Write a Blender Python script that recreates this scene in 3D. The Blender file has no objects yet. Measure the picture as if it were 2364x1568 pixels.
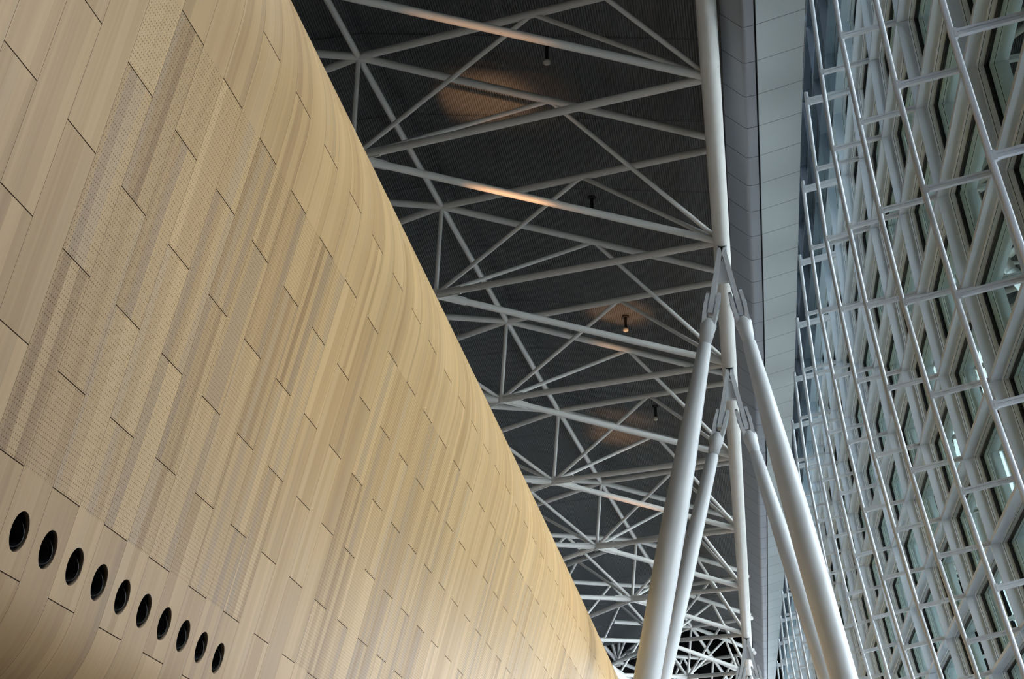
import bpy, math, random
from mathutils import Vector, Matrix
C = bpy.context.scene.collection
random.seed(7)

# ------------------------------------------------------------------ camera
SC = bpy.context.scene
EYE = 1.6
CAM_F, CAM_PITCH, CAM_YAW = 4653.5, math.radians(18.846), math.radians(7.6895)
cam = bpy.data.cameras.new('camera')
cam.sensor_fit = 'HORIZONTAL'; cam.sensor_width = 36.0
cam.lens = CAM_F / 2364 * 36.0
cam.clip_start = 0.05; cam.clip_end = 600
cam_o = bpy.data.objects.new('camera', cam); C.objects.link(cam_o)
cam_o.location = (0, 0, EYE)
cam_o.rotation_euler = (math.pi / 2 + CAM_PITCH, 0, CAM_YAW)
SC.camera = cam_o

# ------------------------------------------------------------------ light and exposure
w = bpy.data.worlds.new('overcast_sky'); SC.world = w; w.use_nodes = True
wn = w.node_tree.nodes; wl = w.node_tree.links
bg = wn['Background']; bg.inputs['Color'].default_value = (0.86, 0.925, 1.0, 1)
bg.inputs['Strength'].default_value = 8.4
SC.view_settings.view_transform = 'Standard'
SC.view_settings.look = 'None'
SC.view_settings.exposure = 0.68
SC.view_settings.gamma = 1.0
SC.view_settings.use_curve_mapping = False
try:
    SC.cycles.use_denoising = True
    SC.cycles.max_bounces = 12
    SC.cycles.diffuse_bounces = 6
    SC.cycles.transparent_max_bounces = 24
except Exception:
    pass

def V(*a): return Vector(a)
cf = V(-math.sin(CAM_YAW) * math.cos(CAM_PITCH), math.cos(CAM_YAW) * math.cos(CAM_PITCH), math.sin(CAM_PITCH))
cr = V(math.cos(CAM_YAW), math.sin(CAM_YAW), 0); cu = cr.cross(cf)
NBX, NBY = 14.0, 20.0        # unseen block outside the nearest windows, sized to cut their daylight
FARH = 8.0
CANW = 5.0                  # reach of the outside canopy
TRUSS_FILL = 32.0
SPOTS = [(1120, 228, 13000, 7), (1430, 722, 11000, 6), (1430, 1005, 9000, 7)]
BARSPOTS = [(-1, 0, .5, 4500, 10), (0, 1, .46, 1700, 10), (3, 4, .42, 4500, 8)]

# ------------------------------------------------------------------ helpers
def mesh(name, verts, faces, mat, parent=None, smooth=False, uvs=None):
    me = bpy.data.meshes.new(name)
    me.from_pydata([tuple(v) for v in verts], [], faces)
    if uvs:
        l = me.uv_layers.new(name='UVMap')
        for lp in me.loops: l.data[lp.index].uv = uvs[lp.vertex_index]
    if smooth: me.polygons.foreach_set('use_smooth', [True] * len(me.polygons))
    me.materials.append(mat); me.update()
    o = bpy.data.objects.new(name, me); C.objects.link(o)
    if parent: o.parent = parent; o.matrix_parent_inverse = parent.matrix_basis.inverted()
    return o

class MB:
    def __init__(s): s.v = []; s.f = []; s.sm = []
    def add(s, vs, fs, smooth=False):
        b = len(s.v); s.v += [Vector(x) for x in vs]
        s.f += [tuple(i + b for i in f) for f in fs]; s.sm += [smooth] * len(fs)
    def box(s, o, a, b, c):
        """box from corner o with edge vectors a, b, c"""
        o, a, b, c = map(Vector, (o, a, b, c))
        s.add([o, o + a, o + a + b, o + b, o + c, o + a + c, o + a + b + c, o + b + c],
              [(0, 3, 2, 1), (4, 5, 6, 7), (0, 1, 5, 4), (1, 2, 6, 5), (2, 3, 7, 6), (3, 0, 4, 7)])
    def bar(s, p, q, wv, hv):
        """rectangular bar from p to q, centred, full width vectors wv and hv"""
        p, q, wv, hv = map(Vector, (p, q, wv, hv))
        s.box(p - wv / 2 - hv / 2, wv, hv, q - p)
    def tube(s, pts, rad, n=18, cap=True):
        pts = [Vector(p) for p in pts]
        if not isinstance(rad, (list, tuple)): rad = [rad] * len(pts)
        d0 = (pts[1] - pts[0]).normalized()
        ref = Vector((0, 0, 1)) if abs(d0.z) < .9 else Vector((0, 1, 0))
        vs = []; N = len(pts)
        for i, p in enumerate(pts):
            if i == 0: d = pts[1] - p
            elif i == N - 1: d = p - pts[i - 1]
            else: d = (pts[i + 1] - p).normalized() + (p - pts[i - 1]).normalized()
            d.normalize()
            x = ref.cross(d).normalized(); y = d.cross(x)
            for k in range(n):
                a = 2 * math.pi * k / n
                vs.append(p + x * math.cos(a) * rad[i] + y * math.sin(a) * rad[i])
        fs = []
        for i in range(N - 1):
            for k in range(n):
                k2 = (k + 1) % n
                fs.append((i * n + k, i * n + k2, (i + 1) * n + k2, (i + 1) * n + k))
        s.add(vs, fs, True)
        if cap: s.add(vs[:n][::-1] + vs[-n:], [tuple(range(n)), tuple(range(n, 2 * n))])
    def sweep(s, secs):
        """closed sections (lists of equal length) joined in a row, capped"""
        n = len(secs[0]); vs = [v for sec in secs for v in sec]; fs = []
        for i in range(len(secs) - 1):
            for k in range(n):
                k2 = (k + 1) % n
                fs.append((i * n + k, i * n + k2, (i + 1) * n + k2, (i + 1) * n + k))
        fs += [tuple(range(n))[::-1], tuple(range((len(secs) - 1) * n, len(secs) * n))]
        s.add(vs, fs)
    def build(s, name, mat, parent=None):
        o = mesh(name, s.v, s.f, mat, parent)
        o.data.polygons.foreach_set('use_smooth', s.sm)
        return o

def empty(name, loc, label=None, cat=None, group=None, kind=None):
    o = bpy.data.objects.new(name, None); C.objects.link(o); o.location = loc
    o.empty_display_size = .2
    tag(o, label, cat, group, kind); return o
def tag(o, label=None, cat=None, group=None, kind=None):
    for k, v in (('label', label), ('category', cat), ('group', group), ('kind', kind)):
        if v: o[k] = v
    return o

# ------------------------------------------------------------------ materials
def paint(name, col, rough=.45, var=.04, metal=0.0, scale=1.5):
    m = bpy.data.materials.new(name); m.use_nodes = True
    n = m.node_tree.nodes; l = m.node_tree.links; b = n['Principled BSDF']
    tc = n.new('ShaderNodeTexCoord'); t = n.new('ShaderNodeTexNoise'); t.inputs['Scale'].default_value = scale
    t.inputs['Detail'].default_value = 4
    r = n.new('ShaderNodeValToRGB')
    r.color_ramp.elements[0].position = .3; r.color_ramp.elements[1].position = .7
    r.color_ramp.elements[0].color = tuple(c * (1 - var) for c in col) + (1,)
    r.color_ramp.elements[1].color = tuple(min(1, c * (1 + var)) for c in col) + (1,)
    l.new(tc.outputs['Object'], t.inputs['Vector']); l.new(t.outputs['Fac'], r.inputs['Fac'])
    l.new(r.outputs['Color'], b.inputs['Base Color'])
    b.inputs['Roughness'].default_value = rough; b.inputs['Metallic'].default_value = metal
    return m

M_STEEL = paint('truss_paint', (.76, .755, .73), .42)
M_LEG = paint('column_paint', (.62, .64, .67), .38)
M_MAST = paint('mast_paint', (.68, .72, .78), .35)
M_FRAME = paint('frame_paint', (.70, .79, .90), .4)
M_WINF = paint('window_frame_paint', (.80, .86, .92), .4)
M_OUT = paint('reflection_ring_paint', (.45, .50, .50), .4)
M_GASK = paint('black_rubber', (.008, .009, .011), .6)
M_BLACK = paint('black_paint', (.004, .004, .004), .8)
M_DUCT = paint('black_duct', (.004, .004, .005), .6)
M_CEIL = paint('ceiling_slats', (.115, .122, .128), .55)
M_FASC = paint('fascia_metal', (.30, .32, .36), .45, .03, scale=.4)
M_SOFF = paint('soffit_metal', (.50, .55, .57), .5, .03, scale=.4)
M_DARK = paint('dark_wall', (.03, .03, .032), .8)
M_FLOOR = paint('floor_stone', (.07, .068, .065), .35, .1, scale=.3)
M_GROUND = paint('ground_concrete', (.46, .48, .50), .9, .12, scale=.1)
M_CANOPY = paint('canopy_panels', (.48, .55, .53), .6, .1, scale=.2)
M_CANBEAM = paint('canopy_beam_paint', (.45, .48, .46), .6)
M_LIGHTBLOCK = paint('light_block_cladding', (.10, .13, .115), .5, .1, scale=.2)
M_LAMP = paint('pendant_white', (.75, .72, .62), .4)

def glass():
    m = bpy.data.materials.new('tinted_glass'); m.use_nodes = True
    n = m.node_tree.nodes; l = m.node_tree.links; n.clear()
    o = n.new('ShaderNodeOutputMaterial'); mx = n.new('ShaderNodeMixShader')
    t = n.new('ShaderNodeBsdfTransparent'); t.inputs['Color'].default_value = (.70, .73, .71, 1)
    g = n.new('ShaderNodeBsdfGlossy'); g.inputs['Roughness'].default_value = .01
    g.inputs['Color'].default_value = (.74, .92, .88, 1)
    f = n.new('ShaderNodeFresnel'); f.inputs['IOR'].default_value = 1.75
    l.new(f.outputs['Fac'], mx.inputs['Fac']); l.new(t.outputs[0], mx.inputs[1]); l.new(g.outputs[0], mx.inputs[2])
    l.new(mx.outputs[0], o.inputs['Surface'])
    return m
M_GLASS = glass()

class X:
    """tiny expression builder over Math nodes"""
    tree = None
    def __init__(s, sock): s.s = sock
    @staticmethod
    def op(kind, *a):
        n = X.tree.nodes.new('ShaderNodeMath'); n.operation = kind
        for i, x in enumerate(a):
            if isinstance(x, X): X.tree.links.new(x.s, n.inputs[i])
            else: n.inputs[i].default_value = x
        return X(n.outputs[0])
    def __add__(s, o): return X.op('ADD', s, o)
    __radd__ = __add__
    def __sub__(s, o): return X.op('SUBTRACT', s, o)
    def __rsub__(s, o): return X.op('SUBTRACT', o, s)
    def __mul__(s, o): return X.op('MULTIPLY', s, o)
    __rmul__ = __mul__
    def floor(s): return X.op('FLOOR', s)
    def frac(s): return X.op('FRACT', s)
    def mod(s, k): return X.op('FLOORED_MODULO', s, k)
    def lt(s, o): return X.op('LESS_THAN', s, o)
    def gt(s, o): return X.op('GREATER_THAN', s, o)
    def abs(s): return X.op('ABSOLUTE', s)
    def max(s, o): return X.op('MAXIMUM', s, o)
    def min(s, o): return X.op('MINIMUM', s, o)
    @staticmethod
    def vec(x, y, z):
        n = X.tree.nodes.new('ShaderNodeCombineXYZ')
        for i, q in enumerate((x, y, z)):
            if isinstance(q, X): X.tree.links.new(q.s, n.inputs[i])
            else: n.inputs[i].default_value = q
        return n.outputs[0]
    @staticmethod
    def white(v):
        n = X.tree.nodes.new('ShaderNodeTexWhiteNoise'); n.noise_dimensions = '3D'
        X.tree.links.new(v, n.inputs['Vector']); return X(n.outputs['Value'])
    @staticmethod
    def noise(v, scale, detail=2):
        n = X.tree.nodes.new('ShaderNodeTexNoise'); n.inputs['Scale'].default_value = scale
        n.inputs['Detail'].default_value = detail
        X.tree.links.new(v, n.inputs['Vector']); return X(n.outputs['Fac'])

def wood():
    m = bpy.data.materials.new('veneer_panels'); m.use_nodes = True
    t = m.node_tree; X.tree = t; n = t.nodes; l = t.links; b = n['Principled BSDF']
    uv = n.new('ShaderNodeUVMap'); uv.uv_map = 'UVMap'
    sp = n.new('ShaderNodeSeparateXYZ'); l.new(uv.outputs[0], sp.inputs[0])
    u = X(sp.outputs[0]); v = X(sp.outputs[1]) - 20.0          # v is stored with +20
    st = u.floor(); fu = u.frac(); par = st.mod(2.0)
    pv = (v + (1.0 - par)) * .5
    pid = pv.floor(); fp = pv.frac()
    r1 = X.white(X.vec(st, pid, 1.5)); r2 = X.white(X.vec(st, pid, 7.5)); r3 = X.white(X.vec(st, pid, 3.5))
    zone0 = (u - 1.0).mod(15.0).lt(11.0) * v.gt(-1.0) * v.lt(4.0)
    # veneer leaves inside one panel: three to five strips of slightly different tone
    wob = X.noise(X.vec(u * 1.3, v * .35, st), 1.0, 1) * .25
    leaf = ((fu + wob) * (2.6 + r2 * 1.8) + r1).floor()
    tone = X.white(X.vec(st + leaf * .37, pid, leaf)) * (.46 + zone0 * .08)
    streak = X.noise(X.vec(u * 9.0 + r1 * 50.0, v * .16 + pid * 3.1, st), 1.0, 3)
    grain = X.noise(X.vec(u * 60.0, v * 1.2 + pid * 5.0, st), 1.0, 3)
    tt = tone + streak * .55 + grain * .12 + r3 * .28 - .42
    zone = zone0
    tt = tt + zone * (r2 - .35) * .30
    ramp = n.new('ShaderNodeValToRGB'); e = ramp.color_ramp.elements
    e[0].position = .0; e[0].color = (.64, .42, .195, 1)
    e[1].position = 1.0; e[1].color = (.29, .162, .065, 1)
    k = e.new(.5); k.color = (.485, .30, .126, 1)
    l.new(tt.s, ramp.inputs['Fac'])
    # some leaves are greyer
    gm = n.new('ShaderNodeMixRGB'); gm.blend_type = 'MIX'
    l.new((X.white(X.vec(st, pid, leaf + 9.3)).gt(.76) * (.15 + zone * .25)).s, gm.inputs['Fac'])
    l.new(ramp.outputs['Color'], gm.inputs['Color1']); gm.inputs['Color2'].default_value = (.40, .29, .185, 1)
    # perforation: staggered rows of small dark holes
    row = (v * 21.0); rid = row.floor(); rf = row.frac()
    cu = (u * 15.0 + rid.mod(2.0) * .5).frac()
    dx = (cu - .5) * (.6 / 15.0); dy = (rf - .5) * (.757 / 21.0)
    hole = (dx * dx + dy * dy).lt(.0046 * .0046) * zone
    # open joints between strips and panel ends
    ed = fu.min(1.0 - fu) * .6
    joint = ed.lt(.0023)
    ej = fp.min(1.0 - fp) * 1.514
    joint = joint.max(ej.lt(.0045) * v.gt(-2.5))
    dark = hole.max(joint)
    mx = n.new('ShaderNodeMixRGB'); l.new(dark.s, mx.inputs['Fac'])
    l.new(gm.outputs['Color'], mx.inputs['Color1']); mx.inputs['Color2'].default_value = (.040, .022, .010, 1)
    l.new(mx.outputs['Color'], b.inputs['Base Color'])
    b.inputs['Roughness'].default_value = .5
    l.new(((1.0 - dark) * .3).s, b.inputs['Specular IOR Level'])
    return m
M_WOOD = wood()

# ------------------------------------------------------------------ setting out
D = 7.5                      # roof module
T_ = [-0.13276, 5.1754, 2.53745, -1.28371, 5.72327, 2.60191, -1.24758, 5.62043, 2.9012, -0.07692, 6.11144, 2.75133, 0.495]
DR = (-0.0096, -0.1085); DB = (0.0988, -0.1078); Q = (-0.0002, 0.0049)
def nR(k): return V(T_[0] + k * DR[0] + k * k * Q[0], T_[1] + k, T_[2] + k * DR[1] + k * k * Q[1]) * D + V(0, 0, EYE)
def nB(k): return V(T_[3] + k * DB[0] + k * k * Q[0], T_[4] + k, T_[5] + k * DB[1] + k * k * Q[1]) * D + V(0, 0, EYE)
def nT(k): return V(T_[6] + k * DB[0] + k * k * Q[0], T_[7] + k, T_[8] + k * DB[1] + k * k * Q[1]) * D + V(0, 0, EYE)
def nU(k):
    q = (k + 1) ** 2 - 1
    return V(T_[9] + k * DR[0] + q * Q[0], T_[10] + k, T_[11] + k * DR[1] + q * Q[1]) * D + V(0, 0, EYE)
def mirror(p, axis_k):       # to the far side of the ridge, at the same height
    c = nB(axis_k); return V(2 * c.x - p.x, p.y, p.z)

BAY = 4.7                    # facade bay
WY0 = 4.539946; WS = (.195239, .044133)
W3, W4, W5, W6, W7, W8 = -.009171, .009242, -.000753, -.000026, .000006, -.000072
WX = [.289862, .319724, .366255, .415661, .474538, .543382, .619525, .702851]
WZ = [3.663396, 3.320198, 2.98058, 2.643624, 2.304416, 1.973085, 1.640065, 1.316399]
def ev(a, l, g):
    if l < 1: return a[0] + (a[0] - a[1]) * (1 - l) * g
    if l >= 8: return a[7] + (a[7] - a[6]) * (l - 8)
    j = int(l); f = l - j
    return a[j - 1] * (1 - f) + a[min(j, 7)] * f
def wallp(i, lev, e=0.0):
    return V(ev(WX, lev, .8) + e * WS[0] + i * W3 + i * i * W5 + i ** 3 * W7, WY0 + i,
             ev(WZ, lev, 1.) + e * WS[1] + i * W4 + i * i * W6 + i ** 3 * W8) * BAY + V(0, 0, EYE)
SDIR = V(WS[0], 0, WS[1]).normalized()
def top_lev(i): return max(-.6, min(.35, -.13 + .056 * (i - 4)))

S = 0.6                      # width of one veneer strip
WDY = 20.55
WDX = [-7.049, -7.353, -7.678, -8.009, -8.336, -8.66, -8.995, -9.329]
WDZ = [13.696, 12.473, 11.252, 10.038, 8.827, 7.617, 6.418, 5.22]

# ------------------------------------------------------------------ timber-clad wall
def wood_profile():
    """list of (m, x, z) from the top edge down and under, in strip units"""
    pr = []
    def at(m): 
        t = m + 2; j = max(0, min(6, int(math.floor(t)))); f = t - j
        return WDX[j] + (WDX[j + 1] - WDX[j]) * f, WDZ[j] + (WDZ[j + 1] - WDZ[j]) * f
    # top roll
    m0 = -1.5; k0 = .2564
    x, z = at(m0); t0 = math.atan2(WDX[1] - WDX[2], WDZ[1] - WDZ[2])
    up = [(m0, x, z)]; s = 0; ds = .1
    while s < 3.25:
        a = t0 - k0 * (s + ds / 2); x += math.sin(a) * ds; z += math.cos(a) * ds; s += ds
        up.append((m0 - s / 1.257, x, z))
    pr += up[::-1]
    for m in (-1, 0, 1, 2, 3, 4): pr.append((m,) + at(m))
    pr.append((4.2,) + at(4.2)); pr.append((4.94,) + at(4.94)); pr.append((5,) + at(5))
    # roll under
    x, z = at(5); r = 2.4
    tx, tz = WDX[7] - WDX[6], WDZ[7] - WDZ[6]; L = math.hypot(tx, tz); tx /= L; tz /= L
    nx, nz = tz, -tx
    A = math.radians(74); N = 18
    for i in range(1, N + 1):
        a = A * i / N
        pr.append((5 + r * a / 1.257, x + r * math.sin(a) * tx + r * (1 - math.cos(a)) * nx, z + r * math.sin(a) * tz + r * (1 - math.cos(a)) * nz))
    m, x, z = pr[-1]
    dx, dz = x - pr[-2][1], z - pr[-2][2]; L = math.hypot(dx, dz)
    for q in (2., 6., 12.):
        pr.append((m + q / 1.257, x + dx / L * q, z + dz / L * q))
    return pr
PR = wood_profile()
def woodp(i, x, z): return V(x - 5.89e-5 * i * i, WDY + i, z - 2.73e-5 * i * i) * S + V(0, 0, EYE)
HOLE_STRIPS = list(range(2, 12)); HM = 4.57; HRU = .262; HRM = .207
def prof_at(m):
    for a, b in zip(PR[:-1], PR[1:]):
        if a[0] <= m <= b[0]:
            f = (m - a[0]) / (b[0] - a[0]); return a[1] + (b[1] - a[1]) * f, a[2] + (b[2] - a[2]) * f
I0, I1 = -14, 170
verts = []; uvs = []; faces = []; np_ = len(PR)
cols = list(range(I0, I1 + 1))
for c in cols:
    for m, x, z in PR:
        verts.append(woodp(c, x, z)); uvs.append((c, m + 20.0))
jh = [j for j, p in enumerate(PR) if abs(p[0] - 4.2) < 1e-6][0]
for ci in range(len(cols) - 1):
    for j in range(np_ - 1):
        a, b, c_, d = ci * np_ + j, (ci + 1) * np_ + j, (ci + 1) * np_ + j + 1, ci * np_ + j + 1
        if j == jh and cols[ci] in HOLE_STRIPS:
            # strip cell with a round opening
            N = 32; i = cols[ci]; base = len(verts); m0, m1 = 4.2, 4.94
            for k in range(N):
                t = 2 * math.pi * (k + .5) / N; cx, cy = math.cos(t), math.sin(t)
                hu = .5 + cx * HRU; hm = HM + cy * HRM
                x, z = prof_at(hm); verts.append(woodp(i + hu, x, z)); uvs.append((i + hu, hm + 20))
            ring = []
            for k in range(N):
                t = 2 * math.pi * (k + .5) / N; cx, cy = math.cos(t), math.sin(t)
                f = 1 / max(abs(cx), abs(cy))
                qu = .5 + cx * f * .5; qm = HM + cy * f * .37
                x, z = prof_at(max(m0, min(m1, qm)))
                verts.append(woodp(i + qu, x, z)); uvs.append((i + min(.9999, max(.0001, qu)), max(m0, min(m1, qm)) + 20))
            for k in range(N):
                k2 = (k + 1) % N
                faces.append((base + N + k, base + N + k2, base + k2, base + k))
            # corners
            for (kk, corner) in ((N // 8 - 1, c_), (3 * N // 8 - 1, d), (5 * N // 8 - 1, a), (7 * N // 8 - 1, b)):
                faces.append((base + N + kk + 1, base + N + kk, corner))
        else:
            faces.append((a, b, c_, d))

wall_left = mesh('wall_left', verts, faces, M_WOOD, smooth=True, uvs=uvs)
tag(wall_left, 'tall curved wall clad in pale veneer planks with perforated bands', None, None, 'structure')
# roof of the timber volume, behind its top edge
e0 = PR[0]; p, q = woodp(I0, e0[1], e0[2]), woodp(I1, e0[1], e0[2])
mb = MB(); mb.box(p + V(-9, 0, -.25), V(8.9, 0, 0), q - p, V(0, 0, .2))
tag(mb.build('ceiling_timber_volume', M_DARK), 'flat dark top of the timber-clad volume', None, None, 'structure')

# air nozzles in the round openings
ordn = ['leftmost', 'second from the left', 'third from the left', 'fourth from the left', 'fifth from the left',
        'sixth from the left', 'seventh from the left', 'eighth from the left', 'second from the right', 'rightmost']
def lathe(mb, c, ax, prof, n=32):
    ax = ax.normalized(); x = V(0, 1, 0); x = (x - ax * x.dot(ax)).normalized(); y = ax.cross(x)
    vs = []; fs = []
    for (r, h) in prof:
        for k in range(n):
            a = 2 * math.pi * k / n; vs.append(c + ax * h + x * math.cos(a) * r + y * math.sin(a) * r)
    for i in range(len(prof) - 1):
        for k in range(n):
            k2 = (k + 1) % n; fs.append((i * n + k, i * n + k2, (i + 1) * n + k2, (i + 1) * n + k))
    mb.add(vs, fs, True)
M_EDGE = paint('veneer_edge', (.36, .25, .15), .6)
for t, i in enumerate(HOLE_STRIPS):
    x, z = prof_at(HM); c = woodp(i + .5, x, z)
    x1, z1 = prof_at(HM - .2); x2, z2 = prof_at(HM + .2)
    dn = V(x2 - x1, 0, z2 - z1).normalized(); out = V(-dn.z, 0, dn.x)      # out of the wall into the hall
    if out.x < 0: out = -out
    R = .157
    e = empty('air_nozzle', c, 'round black air nozzle in the timber wall, %s of ten' % ordn[t], 'air nozzle', 'air nozzles in a row along the timber wall')
    mb = MB(); lathe(mb, c, out, [(R + .004, -.002), (R - .001, -.004), (R - .001, -.035), (R + .004, -.036), (R + .004, -.002)])
    mb.build('rim', M_EDGE, e)
    mb = MB(); lathe(mb, c, out, [(R - .002, -.035), (R - .004, -.30), (.001, -.30)]); mb.build('duct', M_DUCT, e)
    mb = MB(); cc = c - out * .05
    lathe(mb, cc, (out + V(-.1, -.45, .25)).normalized(), [(.118, -.02), (.125, -.02), (.09, -.10), (.060, -.17), (.055, -.17), (.085, -.10), (.118, -.02)])
    mb.build('jet_cone', M_DUCT, e)

# ------------------------------------------------------------------ roof truss
K0, K1 = -2, 9
truss = empty('roof_truss', nT(0), 'pale grey tubular steel truss zigzagging under the dark slatted ceiling', 'roof truss')
def tpart(name, pts, r, n=16):
    mb = MB(); mb.tube(pts, r, n); return mb.build(name, M_STEEL, truss)
RB, RU, RW = .092, .095, .058
def sh(p, q, a, b):          # shorten a bar by a at p and b at q
    d = (q - p).normalized(); return p + d * a, q - d * b
COLK = (1, 2, 6, 7)
ks = [K0 + .2 * j for j in range(int((K1 + .6 - K0) / .2) + 1)]
# eave tube, stopped just short at each column head and carried on behind the bracket
cuts = [K0] + [c for c in COLK] + [K1 + .6]
for a, b in zip(cuts[:-1], cuts[1:]):
    tpart('eave_tube', [nR(a + (b - a) * j / 10 ) for j in range(11)], .208, 28)
tpart('eave_tube', [mirror(nR(k), k) for k in ks], .225, 20)
tpart('ridge_tube', [nT(k) for k in ks], .080, 18)
for k in range(K0, K1 + 1):
    Bk, Tk = nB(k), nT(k)
    tpart('post', sh(Tk, Bk, 0, .05), .058, 14)
    for side in (0, 1):
        m = (lambda p: mirror(p, k)) if side else (lambda p: p)
        if side and k < 0: continue
        R0, R1, Um, Up = m(nR(k)), m(nR(k + 1)), m(nU(k - 1)), m(nU(k))
        tpart('lower_brace', sh(Bk, R0, .12, .1), RB); tpart('lower_brace', sh(Bk, R1, .12, .1), RB)
        tpart('upper_brace', (Tk, Tk.lerp(Um, .955 if k < 3 else .915)), RU); tpart('upper_brace', (Tk, Tk.lerp(Up, .955 if k < 2 else .915)), RU)
        Mm = Tk.lerp(Um, T_[12]); Mp = Tk.lerp(Up, T_[12])
        for a, b in ((Bk, Mm), (Bk, Mp), (Mm, R0), (Mp, R1)):
            tpart('web_brace', sh(a, b, .1, .1), RW, 12)
    # welded node: short square sleeves round the bars that meet below the ridge
    mb = MB()
    for q in (nR(k), nR(k + 1)) + ((mirror(nR(k), k), mirror(nR(k + 1), k)) if k >= 0 else ()):
        d = (q - Bk).normalized(); sd = d.cross(V(0, 0, 1)).normalized(); u_ = sd.cross(d)
        mb.bar(Bk - d * .05, Bk + d * .85, sd * .05, u_ * .225)
    mb.tube([Bk + V(0, 0, .14), Bk - V(0, 0, .14)], .11, 14)
    mb.build('node', M_STEEL, truss)

# end of a neighbouring truss, seen small beside the timber wall at the dark end of the hall
def at_px(px, py, y):
    dr = cf + cr * ((px - 1182) / CAM_F) - cu * ((py - 784) / CAM_F)
    return V(0, 0, EYE) + dr * (y / dr.y)
yF = nB(8).y
end = empty('roof_truss', at_px(1434, 1409, yF), 'small distant truss end against the black void, tubes fanning from one low node', 'roof truss')
Tp, Bp = at_px(1434, 1409, yF), at_px(1424, 1527, yF)
def epart(name, p, q, r):
    mb = MB(); mb.tube([p, q], r, 12); mb.build(name, M_STEEL, end)
epart('post', Tp, Bp, .11)
for px, py, dy in ((1398, 1436, -4), (1408, 1444, 3), (1478, 1386, -3), (1474, 1480, 4), (1392, 1487, -3)):
    epart('web_brace', Bp, at_px(px, py, yF + dy), .075)
for px, py, dy in ((1480, 1512, -5), (1480, 1549, 5), (1368, 1462, -5)):
    epart('lower_brace', Bp, at_px(px, py, yF + dy), .10)
for px, py, dy in ((1376, 1450, 5), (1470, 1392, 4), (1490, 1452, -3), (1352, 1380, -4)):
    epart('upper_brace', Tp, at_px(px, py, yF + dy), .10)
mb = MB(); mb.tube([Bp + V(0, 0, .2), Bp - V(0, 0, .25)], .2, 14); mb.build('node', M_STEEL, end)

# ------------------------------------------------------------------ slatted ceiling
CO = .80
def ceil_z(x, k):
    t = nT(k - .55 + 0.0); u = nU(k - 1.0)
    m = 2 * nB(k - .55).x - u.x
    if x >= t.x: f = (x - t.x) / (u.x - t.x); return t.z + (u.z - t.z) * f + CO
    f = (x - t.x) / (m - t.x); return t.z + (u.z - t.z) * f + CO
def kY(k): return nR(k).y
PITCH = .062
xs = -26.0; nrib = int((26.0 - .35) / PITCH)
mb = MB()
kk = -2.0
while kk < 7.9:
    ka, kb = kk + .002, kk + .498
    vs = []; sts = [ka, (ka + kb) / 2, kb]
    for k in sts:
        y = kY(k)
        for r in range(nrib):
            x = xs + r * PITCH
            for dx, dz in ((0, .035), (.003, 0), (.038, 0), (.041, .035)):
                vs.append(V(x + dx, y, ceil_z(x + dx, k) + dz))
    n = nrib * 4; fs = []
    for a in range(2):
        for j in range(n - 1):
            fs.append((a * n + j, a * n + j + 1, (a + 1) * n + j + 1, (a + 1) * n + j))
    mb.add(vs, fs)
    kk += .5
ceiling = mb.build('ceiling', M_CEIL)
tag(ceiling, 'dark grey slatted ceiling sloping above the steel truss', None, None, 'structure')
LEVB = 13                    # lowest level of the facade
IA, IB = -4, 24
LT = -4
# dark space above the slats and beyond the end of the ceiling
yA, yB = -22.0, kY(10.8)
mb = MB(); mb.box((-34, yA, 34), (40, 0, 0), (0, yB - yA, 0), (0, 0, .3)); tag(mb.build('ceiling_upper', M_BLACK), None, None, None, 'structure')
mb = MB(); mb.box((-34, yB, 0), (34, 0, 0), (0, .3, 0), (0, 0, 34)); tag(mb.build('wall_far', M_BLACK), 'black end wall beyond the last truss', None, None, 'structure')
mb = MB(); mb.box((-34, yA, 0), (.3, 0, 0), (0, yB - yA, 0), (0, 0, 34)); tag(mb.build('wall_behind_timber', M_DARK), None, None, None, 'structure')
mb = MB(); mb.box((-34, yA, 0), (40, 0, 0), (0, -.3, 0), (0, 0, 34)); tag(mb.build('wall_near', M_DARK), None, None, None, 'structure')
mb = MB(); yq = wallp(IA, 0).y; q0 = wallp(IA, -5, 1.0); q1 = wallp(IA, 14, 1.0)
mb.sweep([[V(q0.x, yy, 30), V(q0.x, yy, q0.z), V(q1.x, yy, 0), V(q1.x + .3, yy, 0), V(q0.x + .3, yy, q0.z), V(q0.x + .3, yy, 30)] for yy in (yA, yq - .1)])
tag(mb.build('wall_near_light_block', M_DARK), None, None, None, 'structure')  # solid here instead of glazed, unseen, added to darken the near end
mb = MB(); mb.box((-34, yA, -.2), (39.0, 0, 0), (0, 170, 0), (0, 0, .2)); tag(mb.build('floor', M_FLOOR), 'grey stone floor', None, None, 'structure')

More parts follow.
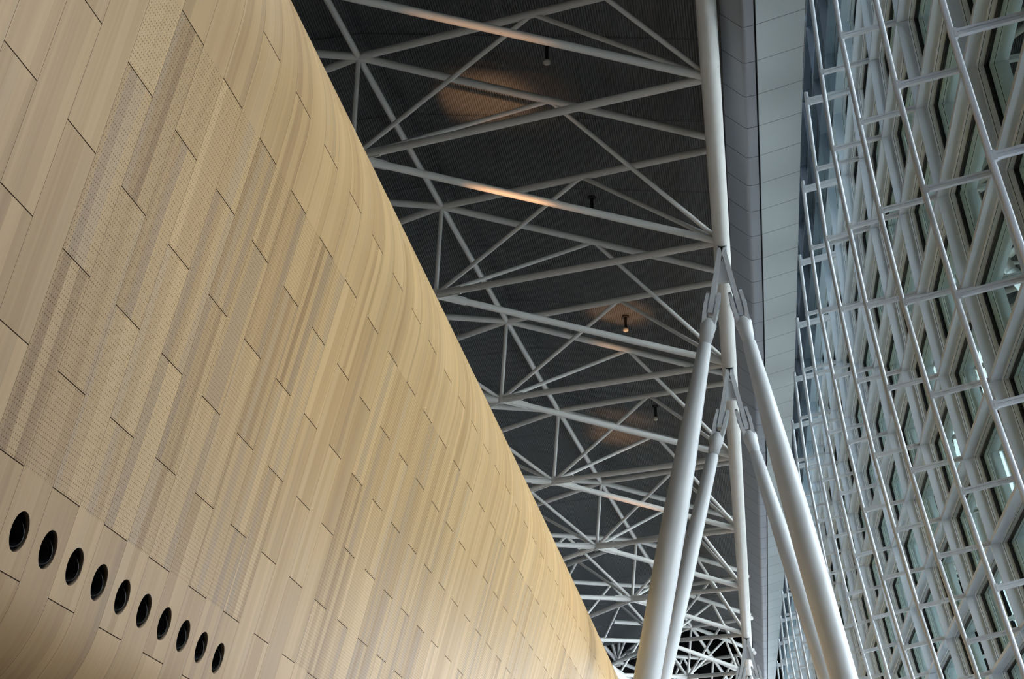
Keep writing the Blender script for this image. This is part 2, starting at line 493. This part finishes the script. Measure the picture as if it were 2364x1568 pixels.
# ------------------------------------------------------------------ fascia and soffit between eave tube and facade
SOF = [(32.0, 1.099, 19.482, 0.006, 19.169, -0.247, -0.627, 19.429),
       (36.0, 1.008, 19.436, -0.012, 19.143, -0.273, -0.698, 19.44),
       (40.0, 0.947, 19.384, -0.033, 19.103, -0.305, -0.763, 19.427),
       (44.0, 0.9, 19.327, -0.057, 19.052, -0.339, -0.823, 19.397),
       (48.0, 0.856, 19.262, -0.087, 18.991, -0.377, -0.881, 19.352),
       (52.0, 0.811, 19.189, -0.12, 18.921, -0.417, -0.935, 19.294),
       (56.0, 0.762, 19.106, -0.158, 18.842, -0.459, -0.987, 19.223),
       (60.0, 0.705, 19.012, -0.199, 18.752, -0.503, -1.037, 19.138),
       (64.0, 0.642, 18.906, -0.245, 18.652, -0.548, -1.085, 19.041),
       (68.0, 0.571, 18.787, -0.293, 18.539, -0.594, -1.132, 18.928),
       (72.0, 0.491, 18.653, -0.345, 18.413, -0.642, -1.178, 18.801),
       (76.0, 0.403, 18.503, -0.399, 18.272, -0.69, -1.222, 18.656),
       (80.0, 0.307, 18.335, -0.457, 18.116, -0.739, -1.265, 18.495),
       (84.0, 0.21, 18.218, -0.515, 18.01, -0.789, -1.308, 18.384),
       (88.0, 0.106, 18.09, -0.575, 17.895, -0.839, -1.35, 18.263),
       (92.0, -0.006, 17.941, -0.638, 17.759, -0.89, -1.391, 18.119),
       (96.0, -0.127, 17.769, -0.703, 17.604, -0.941, -1.432, 17.955),
       (100.0, -0.255, 17.574, -0.77, 17.426, -0.993, -1.471, 17.766),
       (104.0, -0.391, 17.355, -0.84, 17.226, -1.046, -1.509, 17.554),
       (108.0, -0.537, 17.109, -0.913, 17.001, -1.1, -1.547, 17.316),
       (112.0, -0.691, 16.837, -0.988, 16.751, -1.154, -1.583, 17.051),
       (116.0, -0.854, 16.536, -1.066, 16.475, -1.219, -1.622, 16.754),
       (120.0, -1.027, 16.205, -1.146, 16.171, -1.296, -1.712, 16.461),
       (124.0, -1.109, 15.844, -1.222, 15.812, -1.375, -1.804, 16.112)]
def sec(Y):
    """fascia and soffit section at distance Y (outer edge D, open joint C, rounded lip B, top A)"""
    r = SOF
    j = max(0, min(len(r) - 2, int((Y - r[0][0]) // 4.0))); f = (Y - r[j][0]) / 4.0
    Dx, Dz, Cx, Cz, Bx, Ax, Az = [r[j][q] + (r[j + 1][q] - r[j][q]) * f for q in range(1, 8)]
    Cz += EYE; Dz += EYE
    return dict(A=V(Ax, Y, Az + EYE), B=V(Bx, Y, Cz - .05), C=V(Cx, Y, Cz), D=V(Dx, Y, Dz))

YS = [10 + 2.0 * i for i in range(60)]
secs = [sec(y) for y in YS]
def strip_mesh(name, fn, mat, label):
    """open profile swept along the hall, with a back so that it has thickness"""
    rows = [fn(q) for q in secs]; n = len(rows[0]); mb = MB()
    vs = [v for r in rows for v in r]; fs = []
    for i in range(len(rows) - 1):
        for k in range(n - 1): fs.append((i * n + k, i * n + k + 1, (i + 1) * n + k + 1, (i + 1) * n + k))
    mb.add(vs, fs, False)
    o = mb.build(name, mat); tag(o, label, None, None, 'structure'); return o
def lip(q):
    A, B, Cc = q['A'], q['B'], q['C']
    d1 = (B - A).normalized(); d2 = (Cc - B).normalized(); r = .07
    p = [A + V(0, 0, 13.0), A]
    for t in (0, .25, .5, .75, 1):
        a = B - d1 * r; c = B + d2 * r
        p.append(a * (1 - t) ** 2 + B * 2 * t * (1 - t) + c * t * t)
    p += [Cc - d2 * .022, Cc - d2 * .022 + V(0, 0, .12)]
    return p
fascia = strip_mesh('trim_1', lip, M_FASC, 'dark grey metal fascia with a rounded lip beside the eave tube')
def soffit_prof(q):
    d = (q['D'] - q['C']).normalized()
    return [q['C'] + V(0, 0, .12), q['C'] + d * .02 + V(0, 0, .10), q['C'] + d * .02, q['D'], q['D'] + V(0, 0, .25), q['D'] + V(.0, 0, 2.5)]
soffit = strip_mesh('trim_2', soffit_prof, M_SOFF, 'pale grey panelled soffit between the fascia and the glazed wall')
strip_mesh('trim_3', lambda q: [q['C'] + V(-.3, 0, .14), q['C'] + V(.3, 0, .22)], M_BLACK, None)
# panel joints: raised cover-free joints cut as thin dark reveals
mb1 = MB(); mb2 = MB(); y = 12.935
while y < 120:
    q = sec(y); pr = lip(q)
    for a, b in zip(pr[1:-2], pr[2:-1]):
        nrm = (b - a).cross(V(0, 1, 0)).normalized(); nrm = nrm if nrm.z < 0 else -nrm
        mb1.bar(a + nrm * .001, b + nrm * .001, V(0, .016, 0), nrm * .004)
    d = (q['D'] - q['C']).normalized(); nrm = V(d.z, 0, -d.x)
    mb2.bar(q['C'] + d * .02, q['D'], V(0, .012, 0), nrm * .004)
    y += 1.587
tag(mb1.build('joint', M_DARK, fascia)); tag(mb2.build('joint', M_DARK, soffit))

# ------------------------------------------------------------------ A-frame columns
nameA = {1: 'white A-frame column nearest the camera, with two tapered legs under a forked bracket',
         2: 'white A-frame column standing just behind the nearest pair of legs',
         6: 'small distant white A-frame column head at the bottom of the view',
         7: 'most distant white A-frame column beyond the far truss bays'}
def column(k):
    R = nR(k); top = R + V(0, 0, -.05)
    e = empty('a_frame_column', V(R.x, R.y, 0), nameA[k], 'column', 'A-frame columns under the eave tube')
    # hanger: two inclined plates welded under the tube with a web plate between
    mb = MB(); sp = .105; dirs = {}
    for sg in (-1, 1):
        tl_ = math.radians({-1: 10.2, 1: 12.8}[sg]); d = V(sg * math.sin(tl_), 0, -math.cos(tl_)); dirs[sg] = d
        side = V(d.z, 0, -d.x) * -1
        p0 = top + V(sg * .02, 0, -.12)
        mb.bar(p0, p0 + d * 1.75, side * .12, V(0, .34, 0))
    zt, zb = -.50, -1.00; wt, wb = .10, .22
    mb.sweep([[top + V(-w_, .12, z_), top + V(w_, .12, z_), top + V(w_, -.10, z_), top + V(-w_, -.10, z_)] for w_, z_ in ((wt, zt), (wb, zb))])
    mb.bar(top + V(0, -.17, -.10), top + V(0, .17, -.10), V(.26, 0, 0), V(0, 0, .14))
    mb.build('hanger_bracket', M_LEG, e)
    for sg in (-1, 1):
        d0 = dirs[sg]; tl_ = math.radians({(1, -1): 11.1, (1, 1): 12.7, (2, -1): 14.4, (2, 1): 15.2}.get((k, sg), 13.0)); d = V(sg * math.sin(tl_), 0, -math.cos(tl_)); side = V(-d.z, 0, d.x) * 1.0
        pin = top + V(sg * .02, 0, -.12) + d0 * 1.52
        L = (pin.z - 0.0) / -d.z
        # spindle-shaped leg
        pts = []; rad = []
        Lt = L - 1.25
        for j in range(25):
            f = j / 24; s_ = 1.05 + (L - 1.25) * f
            rm = {1: .310, 2: .258}.get(k, .25); r = .165 + (rm - .165) * math.sin(min(1.0, f / .34) * math.pi / 2) if f < .34 else rm - .10 * max(0, (f - .5) / .5) ** 1.6
            pts.append(pin + d * s_); rad.append(r)
        mb = MB(); mb.tube([pts[0] - d * .07] + pts, [.145] + rad, 32); leg = mb.build('leg', M_LEG, e)
        # fork: a solid cone that splits into two cheeks around the plate
        mb = MB()
        mb.tube([pin + d * .36, pin + d * .50, pin + d * .94, pin + d * .95, pin + d * 1.06], [.16, .205, .150, .120, .120], 24)
        for t in (-1, 1):
            secs_ = []
            for (s_, hw, th, off) in ((-.34, .06, .07, .135), (-.26, .15, .08, .135), (0, .19, .085, .14), (.25, .185, .09, .135), (.50, .14, .12, .10)):
                c = pin + d * s_ + side * t * off
                secs_.append([c + side * t * th / 2 + V(0, hw, 0), c + side * t * th / 2 - V(0, hw, 0), c - side * t * th / 2 - V(0, hw, 0), c - side * t * th / 2 + V(0, hw, 0)])
            mb.sweep(secs_)
        clv = mb.build('clevis', M_LEG, leg)
        mb = MB(); mb.tube([pin - side * .20, pin + side * .20], .075, 18); mb.build('pin', M_FRAME, leg)
        mb = MB(); b = pts[-1]; mb.box(V(b.x - .3, b.y - .3, 0), (.6, 0, 0), (0, .6, 0), (0, 0, .06)); mb.build('base_plate', M_FRAME, leg)
for k in COLK: column(k)

# ------------------------------------------------------------------ glazed wall
bot_lev = LEVB
def floor_level(i):
    l = 8.0
    while wallp(i, l).z > .05 and l < 20: l += .02
    return l
TRIM = [4]
def trim(mb, lab=None):
    o = mb.build('trim_%d' % TRIM[0], M_FRAME); TRIM[0] += 1; return tag(o, lab, None, None, 'structure')
MD, MT = .20, .064           # depth and thickness of the grid members
def wd(i, l):                # direction down the wall
    return (wallp(i, l + .05) - wallp(i, l - .05)).normalized()
for i in range(IA, IB + 1):
    ls = [LT - .2, -3, -2, -1, 0] + list(range(1, LEVB)) ; ls = sorted(set([l for l in ls])) + [floor_level(i)]
    ls = [l for l in ls if l <= floor_level(i)]
    mb = MB(); ss = []
    for l in ls:
        p = wallp(i, l, 1.0); y = V(0, MT / 2, 0)
        ss.append([p - y, p + y, p + SDIR * MD + y, p + SDIR * MD - y])
    mb.sweep(ss); trim(mb, 'white steel mullion of the glazed wall')
NL = 11
for l in range(LT, NL + 1):
    mb = MB(); ss = []
    for i in range(IA, IB + 1):
        p = wallp(i, l, 1.0); t = wd(i, l) * MT / 2
        ss.append([p - t, p + t, p + t + SDIR * MD, p - t + SDIR * MD])
    mb.sweep(ss); trim(mb, 'white steel transom running along the glazed wall')

def project(p):
    q = p - V(0, 0, EYE); d = q.dot(cf)
    if d < .1: return None
    return 1182 + CAM_F * q.dot(cr) / d, 784 - CAM_F * q.dot(cu) / d
def in_view(pts, mg=60):
    pr = [project(p) for p in pts]; pr = [p for p in pr if p]
    if not pr: return False
    x0, x1 = min(p[0] for p in pr), max(p[0] for p in pr); y0, y1 = min(p[1] for p in pr), max(p[1] for p in pr)
    return x1 > 1700 and x0 < 2364 + mg and y1 > -mg and y0 < 1568 + mg

def ring(mb, q, ins0, ins1, d0, d1):
    """rectangular ring: q = 4 corners (far-top, near-top, near-bottom, far-bottom), inset from ins0 to ins1, depth d0..d1"""
    c = sum(q, Vector()) / 4
    def inset(p, s):
        e1 = (q[0] - q[1]).normalized(); e2 = (q[0] - q[3]).normalized()
        s1 = 1 if (p - c).dot(e1) > 0 else -1; s2 = 1 if (p - c).dot(e2) > 0 else -1
        return p - e1 * s1 * s - e2 * s2 * s
    vs = []
    for ins, dd in ((ins0, d0), (ins1, d0), (ins1, d1), (ins0, d1)):
        vs += [inset(p, ins) + SDIR * dd for p in q]
    fs = []
    for r in range(4):
        for k in range(4):
            k2 = (k + 1) % 4; r2 = (r + 1) % 4
            fs.append((r * 4 + k, r * 4 + k2, r2 * 4 + k2, r2 * 4 + k))
    mb.add(vs, fs)
    return [inset(p, ins1) for p in q]
nwin = 0
for i in range(IA, IB):
    for l in range(LT, NL):
        q = [wallp(i + 1, l, 1.), wallp(i, l, 1.), wallp(i, l + 1, 1.), wallp(i + 1, l + 1, 1.)]
        if not in_view(q): continue
        nwin += 1
        e = empty('window_%d' % nwin, q[0].lerp(q[2], .5) + SDIR * .3, None, None, None, 'structure')
        h = MT / 2
        mb = MB(); ring(mb, q, h - .010, h + .028, MD - .012, MD + .092); mb.build('frame', M_WINF, e)
        mb = MB(); ring(mb, q, h - .004, h + .050, MD + .090, MD + .122); ring(mb, q, h - .004, h + .029, MD + .006, MD + .014); mb.build('gasket', M_GASK, e)
        mb = MB(); ring(mb, q, h - .004, h + .056, MD + .130, MD + .215); mb.build('reflection_ring', M_OUT, e)  # grey ring behind the glass stands in for the frame's reflection
        g = ring(MB(), q, h, h + .02, MD, MD + .1); mb = MB(); mb.add([p + SDIR * (MD + .124) for p in g], [(0, 1, 2, 3)]); mb.build('pane', M_GLASS, e)

mb = MB()                             # solid plinth added out of view to block low daylight, higher near the camera
for i in range(IA, IB):
    l0, l1 = {1: 9.0, 2: 9.4}.get(i, 8.2 if i < 1 else 9.6), floor_level(i)
    q = [wallp(i + 1, l0, 1.), wallp(i, l0, 1.), wallp(i, l1, 1.), wallp(i + 1, l1, 1.)]
    mb = MB(); mb.add([p + SDIR * .30 for p in q] + [p + SDIR * .55 for p in q], [(0, 1, 2, 3), (7, 6, 5, 4), (0, 4, 5, 1)])
    tag(mb.build('wall_light_block', M_DARK), None, None, None, 'structure')

# ------------------------------------------------------------------ masts in front of the glazing
MR = .043
masts = [i for i in range(IA, IB + 1)]
vis = []
for i in masts:
    if in_view([wallp(i, l) for l in range(0, LEVB)], 0): vis.append(i)
def ordinal(n):
    return {1: 'first', 2: 'second', 3: 'third', 4: 'fourth', 5: 'fifth', 6: 'sixth', 7: 'seventh', 8: 'eighth', 9: 'ninth', 10: 'tenth', 11: 'eleventh', 12: 'twelfth',
            13: 'thirteenth', 14: 'fourteenth', 15: 'fifteenth', 16: 'sixteenth', 17: 'seventeenth', 18: 'eighteenth', 19: 'nineteenth', 20: 'twentieth'}.get(n, 'twenty-' + {1: 'first', 2: 'second', 3: 'third', 4: 'fourth', 5: 'fifth', 6: 'sixth', 7: 'seventh', 8: 'eighth', 9: 'ninth'}[n - 20] if n > 20 else '')
for n_, i in enumerate(vis):
    fl = floor_level(i)
    e = empty('facade_mast', wallp(i, fl), 'slim white tubular mast standing off the glazed wall, %s counting from the right edge' % ordinal(n_ + 1), 'mast', 'tubular masts in front of the glazed wall')
    tl = top_lev(i)
    ls = [tl, .5] + [l for l in range(1, LEVB) if l < fl] + [fl]; ls = sorted(l for l in ls if l >= tl)
    mb = MB(); mb.tube([wallp(i, l) for l in ls], MR, 16); mb.build('tube', M_MAST, e)
    for l in range(0, NL + 1):
        ll = l if l > 0 else tl + .14
        p, q = wallp(i, ll), wallp(i, ll, 1.0)
        if not in_view([p, q], 20): continue
        d = (q - p).normalized(); t = wd(i, max(ll, .2)); a = p + d * MR * .8
        mb = MB()
        hh = .088 if l > 0 else .16
        qe = q + d * .01
        mb.bar(a - t * hh * .29, qe - t * hh * .29, V(0, .062, 0), t * hh * .40)     # upper and lower halves with a reveal between
        mb.bar(a + t * hh * .29, qe + t * hh * .29, V(0, .082, 0), t * hh * .42)
        mb.bar(a, qe, V(0, .040, 0), t * hh * .5)
        mb.bar(a - d * .01, a + d * .03, V(0, .085, 0), t * (hh + .04))
        mb.build('strut', M_MAST, e)

# ------------------------------------------------------------------ pendants under the ceiling
def hit_ceiling(px, py):
    dr = (cf + cr * ((px - 1182) / CAM_F) - cu * ((py - 784) / CAM_F))
    for s_ in range(2000, 12000):
        p = V(0, 0, EYE) + dr * (s_ * .01)
        k = p.y / D - T_[1]
        if p.z > ceil_z(p.x, k): return p
    return p
PEND = [((1262, 100), .44, 'ceiling pendant with a pale round head, nearest the top of the view'),
        ((1366, 455), .38, 'black ceiling pendant half hidden behind a truss bar'),
        ((1444, 730), .38, 'ceiling pendant with a warm-lit head in the glowing patch'),
        ((1513, 938), .38, 'farthest small ceiling pendant between the web bars')]
for (px, py), L, lab in PEND:
    p = hit_ceiling(px, py); e = empty('ceiling_pendant', p, lab, 'pendant', 'pendants hanging from the slatted ceiling')
    mb = MB(); mb.tube([p + V(0, 0, .02), p - V(0, 0, .04)], .11, 16); mb.build('ceiling_plate', M_DARK, e)
    mb = MB(); mb.tube([p - V(0, 0, .04), p - V(0, 0, L)], .042, 12); mb.build('stem', M_BLACK, e)
    mb = MB(); mb.tube([p - V(0, 0, L), p - V(0, 0, L + .03), p - V(0, 0, L + .10), p - V(0, 0, L + .125)], [.05, .085, .085, .05], 18); mb.build('head', M_LAMP, e)

# ------------------------------------------------------------------ outside: forecourt and canopy
mb = MB(); mb.box((5.2, -60, -.4), (160, 0, 0), (0, 300, 0), (0, 0, .2)); tag(mb.build('ground', M_GROUND), 'pale concrete forecourt outside the glass', None, None, 'structure')
can = empty('canopy', (3, 60, 22), 'grey-green canopy roof outside the glazed wall', 'canopy')
mb = MB(); ss = []
for Y in range(-30, 141, 10):
    i = Y / BAY - WY0; z = wallp(i, -.2).z + .9; x = wallp(i, 0).x + 2.4
    ss.append([V(x, Y, z), V(x + CANW, Y, z + 1.0), V(x + CANW, Y, z + 9.5), V(x, Y, z + 9.5)])  # canopy deepened into a tall block that keeps sky off the upper panes
mb.sweep(ss); mb.build('roof_sky_block', M_CANOPY, can)
for Y in range(4, 138, 6):
    i = Y / BAY - WY0; z = wallp(i, -.2).z + .9; x = wallp(i, 0).x + 2.45
    mb = MB(); mb.sweep([[V(x, Y - .15, z - .5), V(x, Y + .15, z - .5), V(x, Y + .15, z), V(x, Y - .15, z)],
                         [V(x + CANW, Y - .15, z + 1.2), V(x + CANW, Y + .15, z + 1.2), V(x + CANW, Y + .15, z + 1.5), V(x + CANW, Y - .15, z + 1.5)]])
    mb.build('beam', M_CANBEAM, can)

nb = empty('neighbour_light_block', (28, -7, 0), 'dark green-grey block added outside the nearest windows to cut daylight', 'building')
mb = MB(); mb.box((NBX, -40, -.2), (18, 0, 0), (0, 40 + NBY, 0), (0, 0, 34)); mb.build('wall', M_LIGHTBLOCK, nb)  # added mass that keeps daylight from the nearest windows
for j in range(1, 8):
    mb = MB(); mb.box((NBX - .15, -40, 4.2 * j), (.3, 0, 0), (0, 40.1 + NBY, 0), (0, 0, .5)); mb.build('band', M_CANBEAM, nb)

far_b = empty('horizon_block', (46, 60, 0), 'long dark block added across the forecourt to cut low daylight', 'building')
mb = MB(); mb.box((38, -40, -.2), (14, 0, 0), (0, 240, 0), (0, 0, FARH)); mb.build('wall', M_LIGHTBLOCK, far_b)  # unseen low block added to hold back light from the horizon

# ------------------------------------------------------------------ warm uplights aimed at the truss and ceiling, plus added fill
def uplight(name, loc, target, power, ang, col=(1, .50, .22)):
    l = bpy.data.lights.new(name, 'SPOT'); l.energy = power; l.color = col
    l.spot_size = math.radians(ang); l.spot_blend = 1.0; l.shadow_soft_size = .12
    o = bpy.data.objects.new(name, l); C.objects.link(o); o.location = loc
    o.rotation_euler = (Vector(target) - Vector(loc)).to_track_quat('-Z', 'Y').to_euler()
for y_ in (14, 24, 34, 44, 54, 64, 74):       # soft fill added over the timber volume to brighten the truss
    l = bpy.data.lights.new('truss_fill', 'AREA'); l.shape = 'RECTANGLE'; l.size = 9.0; l.size_y = .6
    l.energy = TRUSS_FILL; l.color = (1.0, .90, .78); l.spread = math.radians(120)
    o = bpy.data.objects.new('truss_fill', l); C.objects.link(o); o.location = (-8.6, y_, 11.4)
    o.rotation_euler = (V(-3.0, y_ + 6, 22) - o.location).to_track_quat('-Z', 'X').to_euler()
def aim(loc_off, t, pw, an):
    uplight('uplight', (max(-1.6, t.x + loc_off[0]), t.y + loc_off[1], .4), t, pw, an)
for (px, py, pw, an) in SPOTS:
    aim((-3.0, -7.0), hit_ceiling(px, py), pw, an)
for (k, j, t, pw, an) in BARSPOTS:
    aim((-3.5, -5.0), nB(k).lerp(nR(j), t), pw, an)
